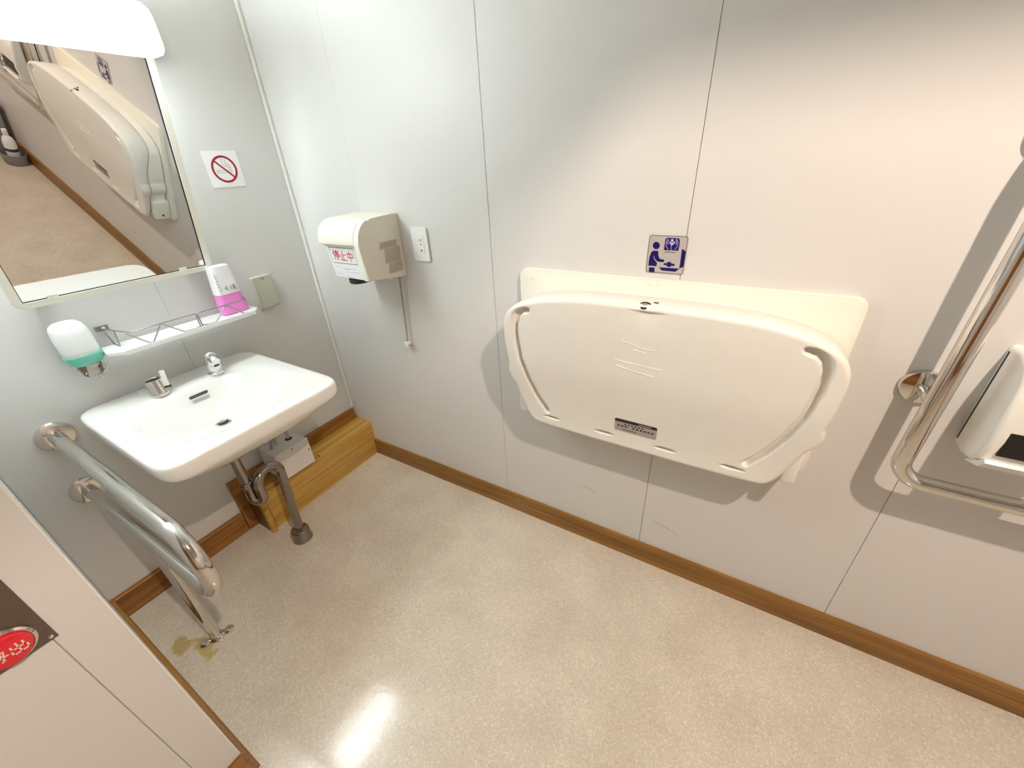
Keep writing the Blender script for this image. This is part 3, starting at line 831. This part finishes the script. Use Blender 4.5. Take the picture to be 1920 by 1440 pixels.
# ------------------------------------------------------------------ baby changing sign
sg = thing('baby_changing_sign', 'small silver square sign with navy baby changing pictogram', 'sign', (1.576, 0.0, 1.203))
f = BACK(1.527, 1.252)        # top left corner; second coordinate runs down (negative)
SW = 0.098
link('plate', prism(f, rrect(0, -SW, SW, 0, 0.006), 0.0003, 0.0022), 'signedge', sg)
link('face', prism(f, rrect(0.0016, -SW + 0.0016, SW - 0.0016, -0.0016, 0.005), 0.0022, 0.0026), 'silver', sg)
def zp(x, y):
    t = (y - 285) / 830.0
    for _ in range(4):
        left, right = 440 - 85 * t, 1300 - 115 * t
        s = (x - left) / (right - left)
        t = (y - (270 + 32 * s)) / (812 + 27 * s)
    return (s * SW, -t * SW)
def zpoly(pts): return [zp(*p) for p in pts][::-1]
bm = bmesh.new()
h0, h1 = 0.0026, 0.0029
for pts in ([(520, 610), (640, 610), (648, 720), (672, 780), (700, 795), (765, 802), (784, 832), (766, 860), (690, 856), (625, 845), (590, 815), (560, 770), (545, 720), (535, 720), (548, 790), (585, 840), (612, 870), (614, 905), (604, 955), (420, 940), (430, 830), (450, 720), (482, 648)],
            [(436, 980), (565, 985), (558, 1096), (430, 1086)],
            [(665, 978), (1115, 1003), (1032, 1075), (724, 1050)],
            [(1165, 578), (1190, 574), (1250, 625), (1207, 960), (1112, 1001), (1130, 900)],
            [(835, 328), (1090, 340), (1117, 372), (1112, 470), (1086, 608), (768, 592), (790, 440), (798, 362)],
            [(785, 628), (1030, 640), (1028, 652), (785, 640)]):
    prism_bm(bm, f, zpoly(pts), h0, h1)
def zell(cx, cy, rx, ry): return zpoly([(cx + rx * math.cos(2 * math.pi * k / 24), cy + ry * math.sin(2 * math.pi * k / 24)) for k in range(24)])
for e_ in ((595, 496, 80, 80), (888, 912, 62, 58), (798, 905, 30, 26), (980, 918, 32, 27)):
    prism_bm(bm, f, zell(*e_), h0, h1)
link('pictogram', bm_mesh(bm), 'navy', sg)
bm = bmesh.new()
for pts in (zell(950, 386, 32, 34), zpoly([(870, 415), (900, 415), (950, 440), (1000, 415), (1030, 420), (980, 468), (945, 500), (915, 468)])):
    prism_bm(bm, f, pts, h1, h1 + 0.0002)
for ln in ([(930, 490), (928, 600)], [(850, 350), (815, 430), (825, 520), (860, 570)], [(1050, 355), (1080, 430), (1060, 520), (1010, 580)], [(880, 370), (850, 420), (860, 470)], [(1030, 370), (1050, 420), (1035, 470)]):
    for a, b in zip(ln, ln[1:]):
        prism_bm(bm, f, stroke(zp(*a), zp(*b), 0.0014), h1, h1 + 0.0002)
link('pictogram_inlay', bm_mesh(bm), 'lilac', sg)

# ------------------------------------------------------------------ folding baby changing table
CX = 1.579
ct = thing('baby_changing_table', 'large cream folding baby changing table closed against the back wall', 'changing table', (CX, 0.0, 0.62))
link('back_plate', prism(BACK(0, 0), rrect(1.131, 0.632, 2.029, 1.137, 0.022), 0.0005, 0.020, 0.004), 'cream2', ct, 40)
half = [(0.0, 1.107), (0.10, 1.1065), (0.20, 1.103), (0.28, 1.094), (0.34, 1.080), (0.385, 1.062), (0.415, 1.038), (0.431, 1.006), (0.436, 0.965), (0.434, 0.915), (0.430, 0.868), (0.428, 0.852), (0.433, 0.838),
        (0.434, 0.815), (0.426, 0.792), (0.412, 0.770), (0.403, 0.735), (0.390, 0.695), (0.374, 0.655), (0.358, 0.634), (0.338, 0.624), (0.26, 0.619), (0.13, 0.617), (0.0, 0.617)]
def smooth_closed(pts, N):
    P_ = [Vector(p) for p in pts]
    n = len(P_)
    out = []
    for i in range(n):
        p0, p1, p2, p3 = P_[i - 1], P_[i], P_[(i + 1) % n], P_[(i + 2) % n]
        for k in range(8):
            t = k / 8
            out.append(0.5 * ((2 * p1) + (p2 - p0) * t + (2 * p0 - 5 * p1 + 4 * p2 - p3) * t * t + (3 * p1 - p0 - 3 * p2 + p3) * t ** 3))
    L = [0]
    for a, b in zip(out, out[1:] + out[:1]):
        L.append(L[-1] + (b - a).length)
    res, j = [], 0
    for k in range(N):
        s = L[-1] * k / N
        while L[j + 1] < s: j += 1
        t = (s - L[j]) / (L[j + 1] - L[j])
        res.append(out[j].lerp(out[(j + 1) % len(out)], t))
    return res
ring2 = [(u, z) for u, z in half] + [(-u, z) for u, z in half[-2:0:-1]]
OUT = [Vector((p.x * 1.02, p.y)) for p in smooth_closed(ring2, 420)]
CZ = 0.86
def face_y(z):
    def ss(a, b, x):
        t = min(max((x - a) / (b - a), 0), 1)
        return t * t * (3 - 2 * t)
    return -0.118 - 0.026 * ss(0.64, 0.90, z) - 0.014 * ss(0.78, 1.10, z)
arcR = [(0.352, 1.050), (0.375, 1.047), (0.391, 1.028), (0.398, 1.000), (0.397, 0.950), (0.388, 0.880), (0.366, 0.805), (0.335, 0.735), (0.302, 0.684)]
def seg_dist(px, pz, ln):
    best, bt_ = 9, 0
    tot = len(ln) - 1
    for i, (a, b) in enumerate(zip(ln, ln[1:])):
        dx, dz = b[0] - a[0], b[1] - a[1]
        t = ((px - a[0]) * dx + (pz - a[1]) * dz) / (dx * dx + dz * dz)
        t = min(max(t, 0), 1)
        qx, qz = px - a[0] - t * dx, pz - a[1] - t * dz
        d = math.hypot(qx, qz)
        if d < best:
            best, bt_ = d, (i + t) / tot
    return best, bt_
def sstep(a, b, x):
    t = min(max((x - a) / (b - a), 0), 1)
    return t * t * (3 - 2 * t)
SLOTS = [(-0.285, 0.659), (-0.100, 0.657), (0.092, 0.657), (0.275, 0.657)]
def relief(u, z):
    h = 0.0
    d, t = seg_dist(abs(u), z, arcR)
    wdt = 0.0105 + 0.003 * math.sin(math.pi * min(t * 2.2, 1))
    h += 0.022 * (1 - sstep(wdt * 0.45, wdt, d))
    for cu, cz in SLOTS:
        q = ((u - cu) / 0.031) ** 2 + ((z - cz - 0.001) / 0.0065) ** 2
        if q < 1.0:
            h += 0.016 * (1 - q ** 3)
    # shallow dip at the top centre where the catch sits
    h += 0.006 * math.exp(-(u / 0.032) ** 2) * sstep(1.04, 1.10, z)
    return h
rings = []
def ringw(inset, y_of):
    out = []
    n = len(OUT)
    for k in range(n):
        p = OUT[k]
        tg = (OUT[(k + 1) % n] - OUT[k - 1]).normalized()
        nrm = Vector((-tg.y, tg.x))
        if nrm.dot(Vector((0, CZ)) - p) < 0: nrm = -nrm
        q = p + nrm * inset
        out.append((CX + q.x, y_of(q.y), q.y))
    return out
rings.append(ringw(0.060, lambda z: -0.100))
rings.append(ringw(0.004, lambda z: -0.100 if z < 0.9 else -0.100 + 0.03 * sstep(0.9, 1.05, z)))
rings.append(ringw(0.0, lambda z: -0.103 if z < 0.9 else -0.103 + 0.03 * sstep(0.9, 1.05, z)))
for a in (0, 15, 30, 45, 60, 75, 90):
    t = math.radians(a)
    rb = 0.013
    rings.append(ringw(rb * (1 - math.cos(t)), lambda z, t=t: min(face_y(z) + rb * (1 - math.sin(t)), -0.1035)))
bm = bmesh.new()
vr = [[bm.verts.new(p) for p in r] for r in rings]
edge = ringw(0.013, face_y)
NR = 130
for i in range(1, NR + 1):
    s = (1 - i / NR) ** 1.0
    if i == NR: s = 0.004
    r = []
    for p in edge:
        u, z = (p[0] - CX) * s, CZ + (p[2] - CZ) * s
        r.append((CX + u, face_y(z) + relief(u, z), z))
    vr.append([bm.verts.new(p) for p in r])
for a, b in zip(vr, vr[1:]):
    for k in range(len(a)):
        bm.faces.new((a[k], a[(k + 1) % len(a)], b[(k + 1) % len(a)], b[k]))
bm.faces.new(vr[0][::-1]); bm.faces.new(vr[-1])
shell = link('outer_shell', bm_mesh(bm), 'cream', ct, 'all')
# inner bed panel between shell and plate
bm = bmesh.new()
for_y = [(0.020, -0.0205), (0.010, -0.026), (0.008, -0.094), (0.02, -0.0995)]
vr = [[bm.verts.new(p) for p in ringw(i_, lambda z, y=y: y if y > -0.09 else (y + (0.03 * sstep(0.9, 1.05, z)))) ] for i_, y in for_y]
for a, b in zip(vr, vr[1:]):
    for k in range(len(a)):
        bm.faces.new((a[k], a[(k + 1) % len(a)], b[(k + 1) % len(a)], b[k]))
bm.faces.new(vr[0][::-1]); bm.faces.new(vr[-1])
link('inner_bed', bm_mesh(bm), 'cream', ct, 40)
for s in (-1, 1):
    x0 = CX + s * 0.408
    link('hinge_block', box((x0 - 0.018, -0.098, 0.640), (x0 + 0.018, -0.0205, 0.745), 0.008, 3), 'cream', ct, 40)
    link('hinge_pin', lathe([(0.0, 0), (0.006, 0), (0.005, 0.002), (0, 0.002)], (x0 + s * 0.018, -0.06, 0.665), (s, 0, 0), 14), 'slot', ct)
# catch button on top
kz = 1.094
kb = link('catch_button', lathe([(0.0, 0), (0.0155, 0.0), (0.016, 0.004), (0.012, 0.006), (0.009, 0.0045), (0.0, 0.0045)], (1.567, -0.142, 1.101), (0, -0.30, 1), 24), 'black', ct, 40)
link('catch_button_cap', lathe([(0.0, 0), (0.0075, 0), (0.006, 0.002), (0, 0.0025)], (1.567, -0.1435, 1.1058), (0, -0.30, 1), 20), 'grey', kb, 40)
link('catch_lever', box((1.583, -0.125, 1.1), (1.597, -0.116, 1.108), 0.002), 'black', ct)
# embossed pictogram on the face
def fp(u, z, h=0.0): return Vector((u, face_y(z) - h, z))
bm = bmesh.new()
def emb(pts, r=0.0013):
    P_ = [fp(a, b, -0.0009) for a, b in pts]
    tube_bm(bm, P_, r, 6)
emb(rrect(1.503, 0.924, 1.636, 1.030, 0.014) + [rrect(1.503, 0.924, 1.636, 1.030, 0.014)[0]], 0.0012)
emb([(1.503, 0.941), (1.634, 0.934)], 0.0018)
emb([(1.522, 1.010), (1.530, 1.014), (1.555, 1.010)])
emb([(1.520, 1.003), (1.530, 1.000), (1.548, 0.998), (1.566, 0.990), (1.590, 0.988), (1.610, 0.990)], 0.0017)
emb([(1.551, 0.982), (1.588, 0.976)], 0.0018)
emb([(1.565, 0.970), (1.580, 0.966)], 0.0014)
emb(circ(1.571, 1.006, 0.009, 12, a0=0, a1=math.pi), 0.0013)
emb(circ(1.611, 1.008, 0.007, 12, a0=0, a1=math.pi), 0.0016)
emb([(1.610, 0.990), (1.607, 0.978), (1.612, 0.955), (1.604, 0.945), (1.590, 0.938)], 0.0012)
emb([(1.508, 0.924), (1.535, 0.918), (1.575, 0.913), (1.612, 0.908)], 0.0022)
link('embossed_pictogram', bm_mesh(bm), 'cream', shell, 60)
# warning label
lb0 = (1.514, 0.688)
fl = Frame(fp(1.577, 0.7085, 0.0003), (1, 0, 0), fp(0, 0.74) - fp(0, 0.68))
lab = link('warning_label', prism(fl, rrect(-0.064, -0.0245, 0.064, 0.0245, 0.005), 0, 0.0009), 'labelgrey', ct)
link('label_band', prism(fl, [(-0.064, 0.013), (0.064, 0.013), (0.064, 0.0195)] + [(0.061, 0.0235), (-0.061, 0.0235)] + [(-0.064, 0.0195)], 0.0009, 0.0012), 'black', lab)
bm = bmesh.new()
for i in range(10):
    if i in (3,): continue
    prism_bm(bm, fl, [(-0.055 + 0.0115 * i, -0.006), (-0.048 + 0.0115 * i, -0.006), (-0.048 + 0.0115 * i, 0.0005), (-0.055 + 0.0115 * i, 0.0005)], 0.0009, 0.0011)
for i in range(6):
    prism_bm(bm, fl, [(-0.034 + 0.0105 * i, 0.0035), (-0.028 + 0.0105 * i, 0.0035), (-0.028 + 0.0105 * i, 0.0085), (-0.034 + 0.0105 * i, 0.0085)], 0.0009, 0.0011)
prism_bm(bm, fl, [(-0.040, -0.0175), (0.004, -0.0175), (0.004, -0.0150), (-0.040, -0.0150)], 0.0009, 0.0011)
link('label_print', bm_mesh(bm), 'slot', lab)
link('label_band_print', prism(fl, [(0.008, 0.0165), (0.046, 0.0165), (0.046, 0.0195), (0.008, 0.0195)], 0.0012, 0.0014), 'labelgrey', lab)
for u, z in ((1.173, 1.108), (1.545, 1.127), (1.569, 1.127)):
    link('plate_plug', lathe([(0.0, 0), (0.006, 0), (0.005, 0.0012), (0, 0.0015)], (u, -0.020, z), (0, -1, 0), 12), 'cream2', ct)

# ------------------------------------------------------------------ L-shaped grab bar
GY = -0.080
gb = thing('l_shaped_grab_bar', 'polished steel L-shaped grab bar on the back wall', 'grab bar', (2.172, 0.0, 0.72))
gr = 0.0185
pth = fillet([(2.191, -0.010, 1.447), (2.196, GY, 1.447), (2.184, GY, 0.735), (2.86, GY, 0.735), (2.86, -0.010, 0.735)], [0, 0.045, 0.055, 0.045, 0], 12)
link('tube', tube(pth, gr, 24), 'steel', gb, 50)
FG = [(0.0, 0), (0.041, 0), (0.042, 0.004), (0.039, 0.012), (0.024, 0.017), (0.0, 0.017)]
for x, z in ((2.191, 1.447), (2.180, 0.945), (2.86, 0.735)):
    link('wall_flange', lathe(FG, (x, -0.0005, z), (0, -1, 0)), 'steel', gb, 40)
link('stand_off', tube([(2.180, -0.012, 0.945), (2.1870, GY, 0.938)], 0.012, 16), 'steel', gb, 50)

# ------------------------------------------------------------------ toilet paper holder
ph = thing('paper_holder', 'cream toilet paper dispenser behind the L-shaped grab bar', 'paper holder', (2.36, 0.0, 0.82))
pp = [(-0.001, 0.818), (-0.040, 0.816), (-0.085, 0.828), (-0.108, 0.850), (-0.116, 0.900), (-0.116, 0.985), (-0.108, 1.030), (-0.088, 1.058), (-0.050, 1.070), (-0.001, 1.070)]
bm = bmesh.new()
PX0, PX1 = 2.278, 2.440
prism_bm(bm, FX(PX0), pp, 0, PX1 - PX0)
es = [e for e in bm.edges if abs(e.verts[0].co.x - e.verts[1].co.x) < 1e-6 and (e.verts[0].co.y + e.verts[1].co.y) < -0.02]
bmesh.ops.bevel(bm, geom=es, offset=0.012, segments=4, profile=0.5, affect='EDGES')
link('cover', bm_mesh(bm), 'cream', ph, 35)
link('paper_slot', box((2.300, -0.1168, 0.868), (2.420, -0.100, 0.925), 0.001), 'black', ph)
link('tear_lip', prof(2.286, 2.432, [(-0.060, 0.812), (-0.112, 0.832), (-0.128, 0.852), (-0.122, 0.858), (-0.104, 0.842), (-0.060, 0.8165)], 0.001), 'white', ph, 35)
link('side_seam', box((PX0 - 0.0006, -0.012, 0.835), (PX0 + 0.001, -0.006, 1.055)), 'slot', ph)

# ------------------------------------------------------------------ call button on the side wall
cb = thing('call_button', 'red round call button on a dark steel plate on the side wall', 'button', (XP, -1.289, 0.804))
f = LEFT(-1.289, 0.804, XP)
link('plate', prism(f, [(-0.058, -0.039), (0.047, -0.039), (0.047, 0.135), (-0.058, 0.135)], 0.0003, 0.0035, 0.001), 'plate', cb)
link('bezel', lathe([(0.0, 0), (0.0345, 0), (0.0345, 0.004), (0.031, 0.007), (0, 0.007)], tuple(f.p(0, 0, 0.0035)), (1, 0, 0), 36), 'steel', cb, 40)
bu = link('push_button', lathe([(0.0, 0), (0.0300, 0), (0.0300, 0.010), (0.027, 0.0145), (0.018, 0.0165), (0.0, 0.017)], tuple(f.p(0, 0, 0.0035)), (1, 0, 0), 36), 'button', cb, 40)
KO = [[(0.08, 0.78), (0.34, 0.78), (0.34, 0.28), (0.08, 0.28), (0.08, 0.78)], [(0.94, 0.96), (0.46, 0.88)], [(0.52, 0.74), (0.58, 0.58)], [(0.90, 0.78), (0.82, 0.60)], [(0.40, 0.46), (1.0, 0.46)], [(0.70, 0.90), (0.70, 0.04), (0.58, 0.10)]]
SHU = [[(0.50, 1.0), (0.50, 0.06)], [(0.16, 0.86), (0.16, 0.54), (0.84, 0.54), (0.84, 0.86)], [(0.06, 0.40), (0.06, 0.06), (0.94, 0.06), (0.94, 0.40)]]
link('button_print', strokes(Frame(f.p(0, 0, 0.0195), f.u, f.v), glyph(KO, -0.0215, -0.011, 0.020) + glyph(SHU, 0.0015, -0.011, 0.020), 0.0022, 0, 0.0012), 'butch', bu)
for a, b in ((0.040, -0.032), (-0.051, -0.032), (0.040, 0.128), (-0.051, 0.128)):
    link('plate_screw', lathe([(0.0, 0), (0.0035, 0), (0.0025, 0.0014), (0, 0.0018)], tuple(f.p(a, b, 0.0035)), (1, 0, 0), 12), 'chrome', cb, 40)

# ------------------------------------------------------------------ cleaning things by the toilet, seen only in the mirror
cd = thing('cleaning_caddy', 'grey round cleaning caddy on the floor below the grab bar', 'caddy', (3.04, -0.078, 0.0))
link('tub', lathe([(0.0, 0.002), (0.055, 0.002), (0.062, 0.01), (0.068, 0.075), (0.066, 0.075), (0.060, 0.012), (0.0, 0.008)], (3.04, -0.078, 0)), 'grey', cd, 40)
cbt = thing('cleaner_bottle', 'white cleaner bottle standing in the grey caddy', 'bottle', (3.04, -0.078, 0.008))
link('bottle_body', lathe([(0.0, 0.0), (0.032, 0.0), (0.034, 0.01), (0.034, 0.14), (0.026, 0.17), (0.013, 0.185), (0.013, 0.20), (0, 0.20)], (3.04, -0.078, 0.0085)), 'paper', cbt, 40)
link('bottle_cap', lathe([(0.0, 0.0), (0.015, 0.0), (0.014, 0.025), (0, 0.025)], (3.04, -0.078, 0.209)), 'paper', cbt, 40)
link('bottle_label', lathe([(0.0345, 0.0), (0.0345, 0.02)], (3.04, -0.078, 0.09)), 'slot', cbt, 40)
sb = thing('sanitary_bin', 'dark grey lidded bin on the floor near the paper holder', 'bin', (3.25, -0.13, 0.0))
link('bin_body', box((3.15, -0.22, 0.001), (3.35, -0.03, 0.33), 0.012, 3), 'grey', sb, 40)
link('bin_lid', box((3.145, -0.225, 0.331), (3.355, -0.025, 0.37), 0.012, 3), 'white', sb, 40)
